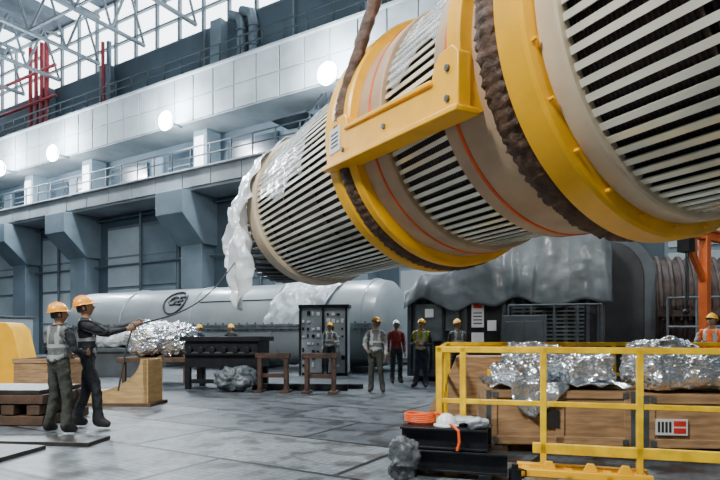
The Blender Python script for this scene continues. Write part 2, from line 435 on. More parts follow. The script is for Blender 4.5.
def sling(name,s,R,r):
    ft=math.asin(R/HK.z); pts=[]
    tl=Vector((s,R*math.cos(ft),R*math.sin(ft)))
    for i in range(110): pts.append(HK.lerp(tl,i/110))
    a0=ft; a1=-(pi+ft)
    for i in range(230):
        t=a0+(a1-a0)*i/229; pts.append(Vector((s,R*math.cos(t),R*math.sin(t))))
    t2=Vector((s,-R*math.cos(ft),R*math.sin(ft)))
    for i in range(1,111): pts.append(t2.lerp(HK,i/110))
    b=MB(); rs=[r*(1+.10*noise.noise(Vector((i*.25,s,0)))+.07*math.sin(i*1.7+s)) for i in range(len(pts))]
    b.tube(pts,rs,20,0,jit=.28,flat=1.65,up=(1,0,0)); b.obj(name,'sling',st,angle=80)
sling('lifting_sling_far',3.57,1.93,.085)
sling('lifting_sling_near',.2,1.93,.10)
b=MB(); b.tube([(1.3,0,8.2),(1.3,0,9.4)],.3,16); b.tube([(1.3,0,9.3),(1.3,0,17)],.06,8); b.prism([(.9,8.1),(1.7,8.1),(1.9,8.7),(.7,8.7)],-.3,.3)
b.obj('crane_hook_block','yellow',st,bevel=.02)
b=MB(); 
b.lathe([(SE-.1,1.0),(SE-.1,1.55),(SE+.5,1.55),(SE+2.4,1.5),(SE+2.55,1.35),(SE+2.4,.9)],60,0)
for k in range(48):
    t=2*pi*k/48
    b.tube([(SE,1.58*math.cos(t),1.58*math.sin(t)),(SE+1.3,1.56*math.cos(t+.1),1.56*math.sin(t+.1)),(SE+2.7,1.5*math.cos(t+.25),1.5*math.sin(t+.25))],.05,6)
b.obj('end_winding','black',st)
def film(u,v):
    s=SE-.5+u*1.6
    L=v*4.9
    if L<2.6:
        t=rad(80)-L/1.92; R=1.87+.03*math.sin(L*9+u*5); return (s+.1*math.sin(L*3),R*math.cos(t),R*math.sin(t))
    t=rad(80)-2.6/1.92; y=1.90*math.cos(t); z=1.90*math.sin(t)
    d=L-2.6
    return (s+.15*math.sin(d*3+u*4)+d*(.05+.3*u)*.5,y+.14*math.sin(u*18+d*2)+.05,z-d*(.85+.25*math.sin(u*5)))
sheet('plastic_film_left',film,44,80,'plastic',st,amp=.09,freq=2.2)
def film3(u,v):
    t=rad(55)+v*rad(60)+.1*math.sin(u*7); R=1.89; return (-.7-u*4.6,R*math.cos(t),R*math.sin(t))
sheet('plastic_film_top',film3,60,30,'plasticclear',st,amp=.02,freq=4,seed=4,thick=.003)
def film4(u,v):
    t=rad(10)+v*rad(90)+.1*math.sin(u*6); R=1.77; return (1.35+u*1.1,R*math.cos(t),R*math.sin(t))
sheet('plastic_film_middle',film4,20,30,'plasticclear',st,amp=.02,freq=5,seed=5,thick=.003)
def film5(u,v):
    t=rad(-5)+v*rad(100)+.08*math.sin(u*9); R=1.77; return (5.6+u*2.6,R*math.cos(t),R*math.sin(t))
sheet('plastic_film_back',film5,30,30,'plasticclear',st,amp=.03,freq=5,seed=6,thick=.003)

# ================================================================ LARGE GREY CASING
cs=empty('turbine_casing',(1.5,21,0),math.atan2(-.454,.89))
b=MB(); Tz=Matrix.Translation((0,0,1.85))
prof=[(-17,0.01),(-17,1.5),(-16.8,1.65),(-.7,1.65),(-.35,1.58),(-.1,1.3),(0,.9),(.05,0.01)]
b.lathe(prof,72,0,closedprof=False,T=Tz)
for x in (-13.2,-9.0,-4.8,-.9): b.ring(x,x+.1,1.6,1.70,72,0,.02,T=Tz)
b.obj('shell','casing',cs)
b=MB(); b.box((-16.8,-1.82,1.72),(-.4,-1.55,1.80)); b.box((-16.8,-1.82,1.62),(-.4,-1.55,1.70))
x=-16.6
while x<-.5: b.tube([(x,-1.74,1.55),(x,-1.74,1.88)],.04,6); x+=.4
b.obj('split_flange','steel',cs)
b=MB()
for x in (-15,-11,-7,-2.5):
    b.prism([(x-.5,0),(x+.5,0),(x+.4,1.0),(x-.4,1.0)],-1.4,1.4); b.box((x-.7,-1.6,0),(x+.7,1.6,.12))
b.obj('saddles','contmid',cs,bevel=.02)
b=MB()
a=rad(36); ce=Vector((-10.0,-1.66*math.cos(a),1.85+1.66*math.sin(a)))
eT=Matrix.Translation(ce)@Matrix.Rotation(rad(54),4,'X')
b.tube([(.60*math.cos(t*pi/20),.60*math.sin(t*pi/20),.04-abs(math.sin(t*pi/20))**2*.11) for t in range(40)],.045,6,closed=True,T=eT)
b.obj('emblem_ring','emblem',cs)
tx=bpy.data.curves.new('emblem_letters','FONT'); tx.body='GE'; tx.size=.66; tx.align_x='CENTER'; tx.align_y='CENTER'; tx.extrude=.03; tx.bevel_depth=.012; tx.shear=.2
to=bpy.data.objects.new('emblem_letters',tx); COL.objects.link(to); to.parent=cs; to.location=ce+Vector((0,-.02,.03)); to.rotation_euler=(rad(54),0,0); tx.materials.append(M['emblem'])
b=MB(); a=rad(34); b.box((-8.6,-1.67*math.cos(a)-.01,1.85+1.66*math.sin(a)-.02),(-4.6,-1.67*math.cos(a)+.03,1.85+1.66*math.sin(a)+.02)); b.obj('paint_line','emblem',cs)
def shf(u,v):
    R=1.72
    return (-4.9+u*2.6+.3*math.sin(v*4),-R*math.sin(rad(-20)+v*rad(115))-.06*abs(math.sin(u*13)),1.85+R*math.cos(rad(-20)+v*rad(115))+.05*abs(math.sin(u*13)))
sheet('plastic_cover',shf,50,40,'dustsheet',cs,amp=.11,freq=2.2,seed=8)
cm=empty('equipment_housing',(-19.3,30.2,0),WR)
b=MB(); b.box((-4,-1,0),(1.2,1,2.3)); b.obj('body','casing',cm,bevel=.06)
b=MB(); b.box((-3.6,-1.06,.3),(-2.2,-.99,2.0)); b.box((-1.8,-1.06,.3),(-.4,-.99,2.0)); b.box((-4.1,-1.1,2.3),(1.3,1.1,2.4)); b.obj('panels','contmid',cm,bevel=.02)

# ================================================================ CONTAINER WITH TARP
ct=empty('equipment_container',(1.5,16.9,0),rad(-17))
b=MB(); b.box((0,0,.25),(5.4,1.35,2.6)); b.box((.1,.1,0),(5.3,1.3,.25)); b.obj('body','contdark',ct,bevel=.03)
b=MB()
for i in range(19):
    x=.1+i*.285
    if not(1.75<x<2.6): b.box((x,-.06,.35),(x+.1,.02,2.45))
b.box((-.05,-.1,2.45),(5.45,.05,2.65)); b.box((-.05,-.1,.15),(5.45,.05,.35))
for x in (-.05,1.6,2.7,5.3): b.box((x,-.12,.15),(x+.12,.05,2.65))
b.box((-.08,0,2.45),(0,1.35,2.65)); b.box((-.08,0,.15),(0,1.35,.35))
for i in range(4): b.box((-.05,.1+i*.36,.35),(0,.2+i*.36,2.45))
b.obj('ribs','contmid',ct,bevel=.01)
b=MB()
for i in range(14): b.box((3.0,-.09,.7+i*.11),(4.9,-.05,.75+i*.11))
b.obj('vent_louvres','steel',ct)
b=MB(); b.box((.2,-.16,1.2),(1.0,-.06,2.3)); b.box((1.1,-.14,1.5),(1.5,-.06,2.2)); b.tube([(.6,-.12,1.2),(.6,-.12,.3)],.05,8); b.tube([(1.3,-.12,1.5),(1.3,-.12,.3)],.04,8)
b.obj('junction_boxes','steel',ct,bevel=.01)
b=MB(); b.box((1.85,-.13,1.6),(2.2,-.1,2.35),0); b.box((2.3,-.13,1.5),(2.55,-.1,1.8),0); b.box((1.9,-.135,2.15),(2.15,-.13,2.3),1)
for k in range(4): b.box((1.9,-.135,1.7+k*.1),(2.15,-.13,1.73+k*.1),2)
b.box((.5,-.19,1.9),(.75,-.16,2.15),0); b.box((1.85,-.13,1.15),(2.2,-.1,1.45),0)
b.obj('warning_signs',['white','redsign','print'],ct)
b=MB()
for x in (2.9,3.5,4.1,4.7,5.3): b.tube([(x,-.5,0),(x,-.5,2.2)],.03,8)
for z in (1.1,2.2): b.tube([(2.9,-.5,z),(5.3,-.5,z)],.03,8)
b.obj('pipe_guard','steel',ct)
b=MB(); b.box((2.75,-1.1,.0),(3.9,-.65,1.9)); b.box((2.85,-1.12,.2),(3.3,-1.09,1.75)); b.box((3.35,-1.12,.2),(3.8,-1.09,1.75)); b.obj('switch_cabinet','contmid',ct,bevel=.02)
def smooth(a,b_,x):
    t=max(0,min(1,(x-a)/(b_-a))); return t*t*(3-2*t)
def tarp(u,v):
    x=-.15+5.75*u
    h=2.72+.50*smooth(-.1,.5,x)+.40*smooth(1.2,1.7,x)+.75*smooth(1.9,2.4,x)-.15*smooth(3.0,3.6,x)+.18*smooth(3.8,4.2,x)-.25*smooth(5.4,5.6,x)
    if v<.5:
        t=v/.5; zb=2.25+.40*noise.noise(Vector((x*1.1,0,0)))
        fx=x+(1-t)*.3*math.sin(x*2.1)
        fold=.06*(1-abs(math.sin(fx*4.2)))*(1.2-t)+.018*math.sin(fx*11.)*(1-t)
        y=-.26+.24*t**1.6-fold; z=zb+(h-zb)*t**.9
    else:
        t=(v-.5)/.5; y=-.02+t*1.42; z=h+.04*math.sin(t*6+x*2)*math.sin(t*pi)-1.1*smooth(.85,1,t)
    return (x,y,z)
sheet('tarp_cover',tarp,200,70,'tarp',ct,amp=.035,freq=1.6,seed=3,thick=.01)

ar=empty('turbine_rotor_housing',(7.55,17.1,0),rad(-22))
b=MB(); R=1.25
poly=[(-R,0),(R,0)]+[(R*math.cos(t*pi/24),3.1+R*math.sin(t*pi/24)) for t in range(25)]
b.prism(poly,0,1.6,0); poly2=[(x*1.06,z*1.015) for x,z in poly]; b.prism(poly2,-.1,0.04,0); b.prism(poly2,1.0,1.12,0)
b.obj('arched_housing','contmid',ar,bevel=.02)
b=MB(); b.prism([(x*.8,z*.95+.1) for x,z in poly],-.16,-.09); b.obj('hatch','contdark',ar,bevel=.02)
b=MB(); T=Matrix.Translation((1.3,1.2,2.0))
b.lathe([(0,.1),(0,1.75),(2.6,1.6),(2.6,.1)],56,0,T=T)
for k in range(9): b.ring(.05+k*.3,.16+k*.3,1.5,1.86-.02*k,56,0,T=T)
b.box((1.3,-.8,1.9),(4.0,3.2,2.08)); 
for k in range(12): b.tube([(1.45+k*.22,-.7,1.8),(1.45+k*.22,-.7,2.2)],.05,6)
b.box((1.4,.2,0),(1.8,2.2,1.0)); b.box((3.3,.2,0),(3.7,2.2,1.0))
b.obj('ribbed_half','ribdark',ar,bevel=.0)
b=MB()
for x in (1.5,2.2,2.9,3.6): b.tube([(x,-1.1,0),(x,-1.1,2.4)],.035,8)
for z in (.8,1.6,2.4): b.tube([(1.5,-1.1,z),(3.6,-1.1,z)],.035,8)
b.obj('scaffold_guard','steel',ar)

jb=empty('jib_crane',(7.45,12.1,0),rad(33))
b=MB(); b.box((-.09,-.09,.0),(.09,.09,3.5)); b.box((-.25,-.25,0),(.25,.25,.05))
b.box((-1.7,-.07,3.42),(2.6,.07,3.47)); b.box((-1.7,-.07,3.62),(2.6,.07,3.67)); b.box((-1.7,-.02,3.45),(2.6,.02,3.65))
b.box((-.5,-.05,2.95),(-.4,.05,3.45)); b.prism([(-.09,2.5),(-.09,2.7),(-.75,3.42),(-.95,3.42)],-.05,.05)
b.box((1.9,-.09,0),(2.08,.09,3.5)); 
b.obj('frame','orangesteel',jb,bevel=.01)
b=MB(); b.box((-.9,-.12,3.1),(-.65,.12,3.4)); b.tube([(-.78,0,3.1),(-.78,0,1.9)],.015,6); b.tube([(-.7,0,3.1),(-.7,0,2.1)],.015,6); b.sphere((-.78,0,1.85),.07)
b.obj('chain_hoist','black',jb)

# ================================================================ YELLOW RAILING
rl=empty('guard_railing',(1.80,5.5,0),rad(-16.7))
b=MB()
px=[-1.02,-.78,0,.86,1.75,2.65,3.5]
for x in px: b.box((x-.03,-.03,0),(x+.03,.03,1.24))
b.box((-1.05,-.03,1.18),(3.6,.03,1.24)); b.box((-1.05,-.025,.66),(3.6,.025,.71)); b.box((-.1,-.03,.2),(3.6,.03,.3))
for x in px[2:]: b.box((x-.08,-.1,0),(x+.08,.1,.015))
b.obj('front_rail','yellowrail',rl,bevel=.006)
b=MB()
for x in [-.9+.95*k for k in range(9)]: b.box((x-.03,-.03,0),(x+.03,.03,1.24))
b.box((-.93,-.03,1.18),(6.8,.03,1.24)); b.box((-.93,-.025,.66),(6.8,.025,.71))
b.obj('rear_rail','yellowrail',rl,loc=(-.6,4.2,0),rz=rad(16),bevel=.006)
b=MB(); 
for k in range(5): b.box((-.03,-.03+k*1.02,0),(.03,.03+k*1.02,1.24))
b.box((-.03,0,1.18),(.03,4.1,1.24)); b.box((-.025,0,.66),(.025,4.1,.71)); b.obj('side_rail','yellowrail',rl,loc=(-1.02,0.1,0),rz=rad(7),bevel=.006)
b=MB(); b.box((-.25,-.16,0),(.95,-.08,.07)); b.box((-.25,.10,0),(.95,.18,.07))
for x in (-.2,.2,.55,.85): b.box((x,-.16,.0),(x+.07,.18,.05))
for x in (.05,.42,.72): b.prism([(x-.07,.07),(x+.07,.07),(x+.03,.15),(x-.03,.15)],-.14,-.10)
b.obj('foot_frame','yellow',rl,bevel=.006)

def crate(loc,rz,L,D,H):
    e=empty('wooden_crate',loc,rz)
    b=MB(); b.box((0,0,.1),(L,D,H)); 
    for x in (.0,L-.1): b.box((x,-.02,.1),(x+.1,0.0,H))
    b.box((0,-.02,H-.09),(L,.0,H)); b.box((0,-.02,.1),(L,0,.19)); b.box((L/2-.05,-.02,.1),(L/2+.05,0,H))
    b.obj('box','wood',e,bevel=.006)
    b=MB()
    for x in (.08,L/2-.06,L-.22): b.box((x,0,0),(x+.14,D,.1))
    b.obj('skids','wooddark',e)
    b=MB(); 
    for x in (.05,L-.12):
        for z in (.13,H-.06): b.box((x,-.03,z-.02),(x+.06,-.02,z+.04),0)
    b.box((-.025,-.025,.1),(.03,-.018,H)); b.box((L-.03,-.025,.1),(L+.025,-.018,H))
    b.obj('corner_irons','steel',e)
    return e
c1=crate((1.5,6.55,0),rad(-6),1.62,1.3,.72)
c2=crate((3.22,6.32,0),rad(-6),1.7,1.4,.68)
b=MB(); b.box((.10,-.034,.24),(.44,-.02,.42),0)
for k in range(4): b.box((.12+k*.04,-.037,.27),(.145+k*.04,-.034,.39),1)
b.box((.29,-.037,.34),(.42,-.034,.40),2); b.box((.29,-.037,.26),(.42,-.034,.32),2); b.obj('shipping_label',['white','print','redsign'],c2)
b=MB(); b.prism([(.62,.3),(.8,.3),(.8,.5),(.62,.5)],-.034,-.02); b.obj('stencil_mark','print',c1)
# foil wrapped packages piled on the crates
for (x,y,z,dx,dy,dz,sd) in ((1.98,6.95,.735,.62,.7,.30,1),(2.45,7.25,.735,.85,.8,.46,2),(2.75,6.85,.735,.62,.6,.42,3),(2.2,7.35,.735,.6,.6,.52,11),
                            (3.55,6.8,.70,.6,.7,.50,4),(4.1,6.75,.70,.8,.7,.42,5),(3.9,7.2,.70,.9,.7,.62,6),(4.6,6.7,.70,.7,.7,.52,7)):
    lump('foil_wrapped_part',(dx,dy,dz),'foil',sd,.045,3.2,(x,y,z),rad(-6+sd*9%25),None,3.6,5,fine=.5)
def dr2(u,v): return (.25+u*.65,-.05-.03*math.sin(u*18)-.02*v,.82-v*(.16+.36*u*(1-u)*1.8+.1*math.sin(u*5)))
sheet('foil_flap',dr2,24,12,'foil',c1,amp=.035,freq=6,seed=2)
def dr3(u,v): return (.02+u*1.58,-.03+v*1.3,.735+.012+.05*abs(math.sin(u*20+v*9)))
sheet('foil_spread',dr3,40,30,'foil',c1,amp=.015,freq=7,seed=5)

cr=empty('plywood_cradle',(1.15,9.6,0),rad(-10))
b=MB(); 
b.prism([(0,0),(2.3,0),(2.3,1.0),(.5,1.0),(.42,.8),(.3,.55),(.14,.3)],0,.8); 
b.obj('curved_board','wood',cr,bevel=.01)
b=MB(); b.box((1.0,-.35,0),(2.0,-.02,.8)); b.obj('yellow_box','yellow',cr,bevel=.02)

# ================================================================ STEEL BEAM STACK
bs=empty('steel_beam_stack',(.88,5.52,0),rad(-16.7))
def ibeam(b,x0,x1,y,z,h=.2,w_=.2,t=.022,mi=0):
    b.box((x0,y-w_/2,z),(x1,y+w_/2,z+t),mi); b.box((x0,y-w_/2,z+h-t),(x1,y+w_/2,z+h),mi); b.box((x0,y-t/2,z+t),(x1,y+t/2,z+h-t),mi)
b=MB()
ibeam(b,-.55,.56,-.14,.06); ibeam(b,-.5,.5,.1,.06)
ibeam(b,-.45,.38,-.12,.27); ibeam(b,-.42,.4,.1,.27)
for x in (-.4,.3): b.box((x,-.25,0),(x+.12,.2,.06))
b.obj('beams','black',bs,bevel=.004)
b=MB(); b.tube([(-.3+.14*math.cos(t/3),.02+.10*math.sin(t/3),.49+.0009*t+.006*math.sin(t*.7)) for t in range(95)],.016,7)
b.tube([(-.3,-.05,.5),(-.2,.0,.54),(-.12,.05,.58),(-.05,.02,.56)],.02,7)
b.obj('orange_hose_coil','orange',bs)
b=MB(); b.lathe([(0,.0),(0,.125),(.012,.125),(.02,.10),(.07,.09),(.11,.05),(.127,0)],24,0,closedprof=False,T=Matrix.Translation((-.02,-.06,.475))@Matrix.Rotation(-pi/2,4,'Y')); b.obj('hard_hat_white','h_white',bs)
lump('crumpled_rags',(.42,.26,.1),'dustsheet',8,.03,2.5,(.16,.03,.47),0,bs,6,4,smooth=True)
lump('work_gloves',(.2,.14,.06),'tarpbag',9,.02,2.5,(.28,-.12,.47),0,bs,8,4,smooth=True)
b=MB(); 
b.tube([(.0,-.1,.5),(.06,-.2,.5),(.12,-.25,.46),(.13,-.27,.36),(.11,-.28,.28)],.014,6); b.obj('orange_strap','orange',bs)
lump('plastic_bag',(.26,.22,.42),'tarpbag',4,.05,2.4,(.40,5.18,0),0,None,5,5,smooth=True)
b=MB(); b.tube([(0,0,0),(0,0,.12)],.06,12); b.tube([(0,0,.12),(0,0,.16)],.03,10); b.tube([(.06,0,.03),(.10,0,.05),(.10,0,.10),(.06,0,.11)],.01,6); b.obj('oil_can','black',loc=(1.44,5.2,0))

# ================================================================ LEFT CLUTTER
ys=empty('yellow_steel_stand',(-8.75,13.4,0),rad(10))
b=MB(); b.prism([(-1.6,.0),(1.05,.0),(1.05,.14),(.7,.2),(.42,1.5),(.25,1.68),(-1.6,1.68)],0,1.0); b.box((-1.6,-.12,0),(1.15,1.1,.1))
for x in (-.9,-.2): b.box((x,-.08,.1),(x+.06,0,1.6))
b.obj('stand','yellow',ys,bevel=.02)
tp=empty('timber_stack',(-5.65,9.0,0),rad(-3))
b=MB()
for r in range(3):
    for k in range(5):
        if r%2==0: b.cbox((0,-.5+k*.25,.08+r*.16),(1.9+.1*((k*7)%3),.2,.14))
        else: b.cbox((-.8+k*.4,0,.08+r*.16),(.2,1.2,.14))
b.obj('timbers','wooddark',tp,bevel=.008)
b=MB(); b.box((-1.0,-.6,.48),(.9,.55,.54)); b.obj('steel_deck','plate',tp,bevel=.005)
bx=empty('wooden_box',(-8.0,13.0,0),rad(-5))
b=MB(); b.box((.4,-.6,.1),(1.6,.3,.85)); b.box((.38,-.62,.75),(1.62,.32,.85)); b.box((.5,-.5,0),(.65,.3,.1)); b.box((1.35,-.5,0),(1.5,.3,.1)); b.obj('box','wood',bx,bevel=.01)
cd=empty('timber_cradle',(-5.35,11.1,0),rad(-4))
b=MB()
arc=[(.05+1.12*math.sin(t*pi/24),.90-.66*math.cos((t)*pi/24)*1.0) for t in range(0,13)]
poly=[(0,0),(1.32,0),(1.32,.92)]+arc[::-1]+[(0,.24)]
b.prism(poly,-.3,-.24); b.prism(poly,.3,.36); 
for i in range(0,12):
    (x0,z0),(x1,z1)=arc[i],arc[i+1]
    b.add([(x0,-.3,z0-.02),(x1,-.3,z1-.02),(x1,.36,z1-.02),(x0,.36,z0-.02),(x0,-.3,z0+.02),(x1,-.3,z1+.02),(x1,.36,z1+.02),(x0,.36,z0+.02)],[(0,3,2,1),(4,5,6,7),(0,1,5,4),(2,3,7,6)])
b.box((1.22,-.3,0),(1.3,.36,.9)); b.obj('cradle','woodlight',cd)
b=MB(); b.box((-.1,-.36,0),(1.4,.42,.06)); b.obj('base','wooddark',cd)
lump('foil_wrapped_part',(1.9,1.4,1.0),'foil',6,.13,2.6,(-5.7,16.2,.76),0,None,1.7,5,fine=.5)
tb=empty('work_trestle',(-5.7,16.2,0))
b=MB(); b.box((-1.0,-.8,.62),(1.0,.8,.75))
for x in (-.9,.8):
    for y in (-.7,.6): b.box((x,y,0),(x+.1,y+.1,.62))
b.obj('trestle','wooddark',tb,bevel=.01)
dm=empty('machine_frame',(-3.45,14.6,0),rad(-6))
b=MB(); b.box((-.95,-.5,.55),(.95,.6,1.25)); b.box((-1.05,-.6,1.22),(1.05,.7,1.34)); 
for x in (-.95,-.05,.8): b.box((x,-.5,0),(x+.13,-.36,.6)); b.box((x,.45,0),(x+.13,.6,.6))
b.box((-.95,-.45,.15),(.95,-.35,.25)); b.tube([(-.9,-.55,.9),(.9,-.55,.9)],.06,10)
for k in range(6): b.tube([(-.8+k*.3,-.5,1.0),(-.8+k*.3,-.62,1.0)],.08,10)
b.obj('frame','black',dm,bevel=.01)
lump('grey_tarp_bundle',(.95,.6,.6),'tarp',12,.08,2.4,(-3.05,13.6,0),0,None,3,5,smooth=True)
for i,(x,y) in enumerate(((-2.1,13.5),(-.95,13.3))):
    e=empty('steel_trestle',(x,y,0),rad(-5))
    b=MB(); b.box((-.42,-.1,.82),(.42,.1,.94)); 
    for s in (-.36,.28): b.box((s,-.08,0),(s+.1,.08,.85))
    b.box((-.42,-.25,0),(-.22,.25,.05)); b.box((.22,-.25,0),(.44,.25,.05)); b.box((-.36,-.04,.35),(.36,.04,.45)); b.obj('trestle','rust',e,bevel=.006)
b=MB(); b.cbox((0,0,.08),(2.2,.16,.16)); b.cbox((.15,.5,.06),(2.6,.12,.12)); b.obj('steel_girder','black',loc=(-1.4,13.95,0),rz=rad(-4),bevel=.01)
cb=empty('control_cabinet',(-2.3,19.2,0),rad(-8))
b=MB(); b.box((.25,0,.1),(1.9,.5,2.35),0); b.box((.3,.05,0),(1.85,.45,.1),2)
random.seed(3)
for r in range(8):
    for c in range(9):
        if random.random()<.8: b.box((.33+c*.17,-.03,.3+r*.25),(.33+c*.17+random.uniform(.05,.12),0,.3+r*.25+random.uniform(.05,.16)),1 if random.random()<.6 else 2)
for x in (.25,1.05,1.85): b.box((x-.03,-.05,0),(x+.04,0.02,2.4),2)
b.box((.2,-.05,2.3),(1.95,.52,2.42),2); b.obj('cabinet',['cabgrey','white','black'],cb,bevel=.005)
b=MB(); 
for k,(x,y,sx,sy,rz) in enumerate(((0,0,2.4,1.0,0),(.5,.9,2.2,.5,.05),(-.2,-.75,1.8,.4,-.03))): b.cbox((x,y,.025),(sx,sy,.05),0,None,rz)
b.obj('steel_floor_plates','plate',loc=(-5.0,6.35,0),rz=rad(-8),bevel=.005)
lump('white_dust_sheet',(2.0,1.3,.6),'dustsheet',15,.1,3,(-8.3,19,.96),0,None,2,5,smooth=True)
b=MB(); b.box((-1.1,-.7,0),(1.1,.7,.92)); b.box((-1.2,-.8,.82),(1.2,.8,.95)); b.obj('parts_bench','contmid',loc=(-8.3,19,0),bevel=.02)
b=MB()
for x in (-.5,.1,.7): b.tube([(x,0,0),(x,0,1.0),(x+.1,0,1.15)],.05,8)
b.box((-.7,-.2,0),(.9,.2,.15)); b.box((-.6,-.1,.6),(.8,.1,.7)); b.obj('valve_stand','rust',loc=(4.4,12.6,0),bevel=.0)

# ================================================================ PEOPLE
def bonedist(p,a,b):
    ab=b-a; t=max(0,min(1,(p-a).dot(ab)/max(ab.length_squared,1e-9))); return (p-(a+ab*t)).length
def make_worker(loc,yaw,shirt,trousers,vest,helmet,pose=None,scale=1.,look=(0,0),lean=0.,sleeves=True):
    J={'pelvis':(0,0,.96),'spine':(0,0,1.10),'chest':(0,0,1.28),'nb':(0,0,1.44),'neck':(0,.01,1.54),
       'sL':(-.185,0,1.415),'eL':(-.235,-.03,1.12),'wL':(-.24,.06,.88),
       'sR':(.185,0,1.415),'eR':(.235,-.03,1.12),'wR':(.24,.06,.88),
       'hL':(-.095,0,.90),'kL':(-.11,.03,.50),'aL':(-.12,-.02,.10),'tL':(-.145,.14,.045),
       'hR':(.095,0,.90),'kR':(.11,.03,.50),'aR':(.12,-.02,.10),'tR':(.145,.14,.045)}
    J={k:Vector(v) for k,v in J.items()}
    if pose:
        for k,v in pose.items(): J[k]=Vector(v)
    for q in 'LR':
        a_,t_=J['a'+q],J['t'+q]; d_=Vector((t_.x-a_.x,t_.y-a_.y,0)).normalized()
        J['t'+q]=Vector((a_.x,a_.y,.052))+d_*.165; J['q'+q]=Vector((a_.x,a_.y,.055))-d_*.055
    if lean:
        for k in J:
            if J[k].z>.97 : J[k].y+=lean*(J[k].z-.96)
    rr={'pelvis':.135,'spine':.13,'chest':.15,'nb':.085,'neck':.055,'sL':.078,'eL':.052,'wL':.036,'sR':.078,'eR':.052,'wR':.036,
        'hL':.10,'kL':.076,'aL':.064,'tL':.050,'hR':.10,'kR':.076,'aR':.064,'tR':.050,'qL':.05,'qR':.05}
    E=[('pelvis','spine','t'),('spine','chest','t'),('chest','nb','t'),('nb','neck','n'),('nb','sL','s'),('sL','eL','s'),('eL','wL','f'),('nb','sR','s'),('sR','eR','s'),('eR','wR','f'),
       ('pelvis','hL','l'),('hL','kL','l'),('kL','aL','l'),('aL','tL','b'),('aL','qL','b'),('pelvis','hR','l'),('hR','kR','l'),('kR','aR','l'),('aR','tR','b'),('aR','qR','b')]
    keys=list(J); me=bpy.data.meshes.new('tmp'); me.from_pydata([tuple(J[k]) for k in keys],[(keys.index(a),keys.index(b)) for a,b,_ in E],[])
    o=bpy.data.objects.new('tmp',me); COL.objects.link(o)
    sk=o.modifiers.new('skin','SKIN'); ss=o.modifiers.new('sub','SUBSURF'); ss.levels=2; ss.render_levels=2
    for i,k in enumerate(keys):
        d=me.skin_vertices[0].data[i]; d.radius=(rr[k],rr[k]); d.use_root=(k=='pelvis')
    dg=bpy.context.evaluated_depsgraph_get(); dg.update()
    bm_=bpy.data.meshes.new_from_object(o.evaluated_get(dg)); bpy.data.objects.remove(o)
    w=empty('construction_worker',loc,yaw,scale)
    for v in bm_.vertices:
        p=v.co
        if p.z>.80 and abs(p.x)<.30:
            dT=min(bonedist(p,J['pelvis'],J['chest']),bonedist(p,J['chest'],J['nb'])); dA=min(bonedist(p,J['eL'],J['wL']),bonedist(p,J['eR'],J['wR']),bonedist(p,J['sL'],J['eL']),bonedist(p,J['sR'],J['eR']))
            if dT<dA+.06:
                yc=lean*(p.z-.96) if lean else 0
                v.co.y=yc+(p.y-yc)*.78; v.co.x*=1.1
        nn=noise.noise_vector(Vector((p.x*11,p.y*11,p.z*17))+Vector(loc))*.013
        if p.z>.14: v.co+=nn
        if v.co.z<0.0: v.co.z=0.0
    names=[shirt,'skin',trousers,'boots']
    for n in names: bm_.materials.append(M[n])
    reg=[]
    for f in bm_.polygons:
        c=f.center; best=min(E,key=lambda e:bonedist(c,J[e[0]],J[e[1]])-rr[e[0]]*.3)
        r=best[2]
        mi={'t':0,'s':0,'f':0 if sleeves else 1,'n':1,'l':2,'b':3}[r]
        if r=='n' and c.z<1.47+lean*0: mi=0
        if r=='l' and c.z<.13: mi=3
        if r=='t' and c.z<.99: mi=2
        f.material_index=mi; f.use_smooth=True
        reg.append(r)
    ob=bpy.data.objects.new('body',bm_); COL.objects.link(ob); ob.parent=w
    if vest:
        idx={}
        vs=[];fs=[];ms=[]
        for f,r in zip(bm_.polygons,reg):
            c=f.center
            if r in('t','s') and .90<c.z<1.47 and abs(c.x)<.205:
                fc=[]
                for vi in f.vertices:
                    if vi not in idx:
                        idx[vi]=len(vs); v=bm_.vertices[vi]; vs.append(v.co+v.normal*.016)
                    fc.append(idx[vi])
                fs.append(fc)
                z=c.z; band=(1.02<z<1.075) or (1.17<z<1.225) or (z>1.22 and .07<abs(c.x)<.115)
                ms.append(1 if band else 0)
        me2=bpy.data.meshes.new('vest'); me2.from_pydata([tuple(v) for v in vs],[],fs)
        me2.materials.append(M[vest]); me2.materials.append(M['reflect'])
        for p,mi in zip(me2.polygons,ms): p.material_index=mi; p.use_smooth=True
        vo=bpy.data.objects.new('vest',me2); COL.objects.link(vo); vo.parent=w
        so=vo.modifiers.new('s','SOLIDIFY'); so.thickness=.01
    for side,wk,ek in ((-1,'wL','eL'),(1,'wR','eR')):
        W=J[wk]; D=(J[wk]-J[ek]).normalized()
        inn=Vector((-side,0,0)); 
        if abs(D.dot(inn))>.85: inn=Vector((0,0,-1))
        nrm=(inn-D*inn.dot(D)).normalized(); lat=D.cross(nrm).normalized()
        if lat.y<0 and abs(lat.y)>.3: lat=-lat
        elif abs(lat.y)<=.3 and lat.z<0: lat=-lat
        curl=.38
        if pose and wk in pose: curl=.75
        b=MB()
        b.tube([W-D*.03,W+D*.01,W+D*.045,W+D*.085,W+D*.098],[.03,.031,.041,.040,.03],12,0,up=tuple(nrm),flat=.45)
        for q,(off,ln) in enumerate(((-.031,.064),(-.0105,.078),(.0105,.084),(.031,.074))):
            base=W+D*.085+lat*off; pts=[base-D*.02,base]; dd=D.copy(); p=base; nl=nrm.copy()
            for sg in (.42,.32,.26):
                a_=curl*(.6 if sg==.42 else .9)
                d2=(dd*math.cos(a_)+nl*math.sin(a_)).normalized(); nl=(nl*math.cos(a_)-dd*math.sin(a_)).normalized(); dd=d2
                p=p+dd*ln*sg*1.15; pts.append(p.copy())
            b.tube(pts,[.0095,.0098,.009,.0082,.006],8,0)
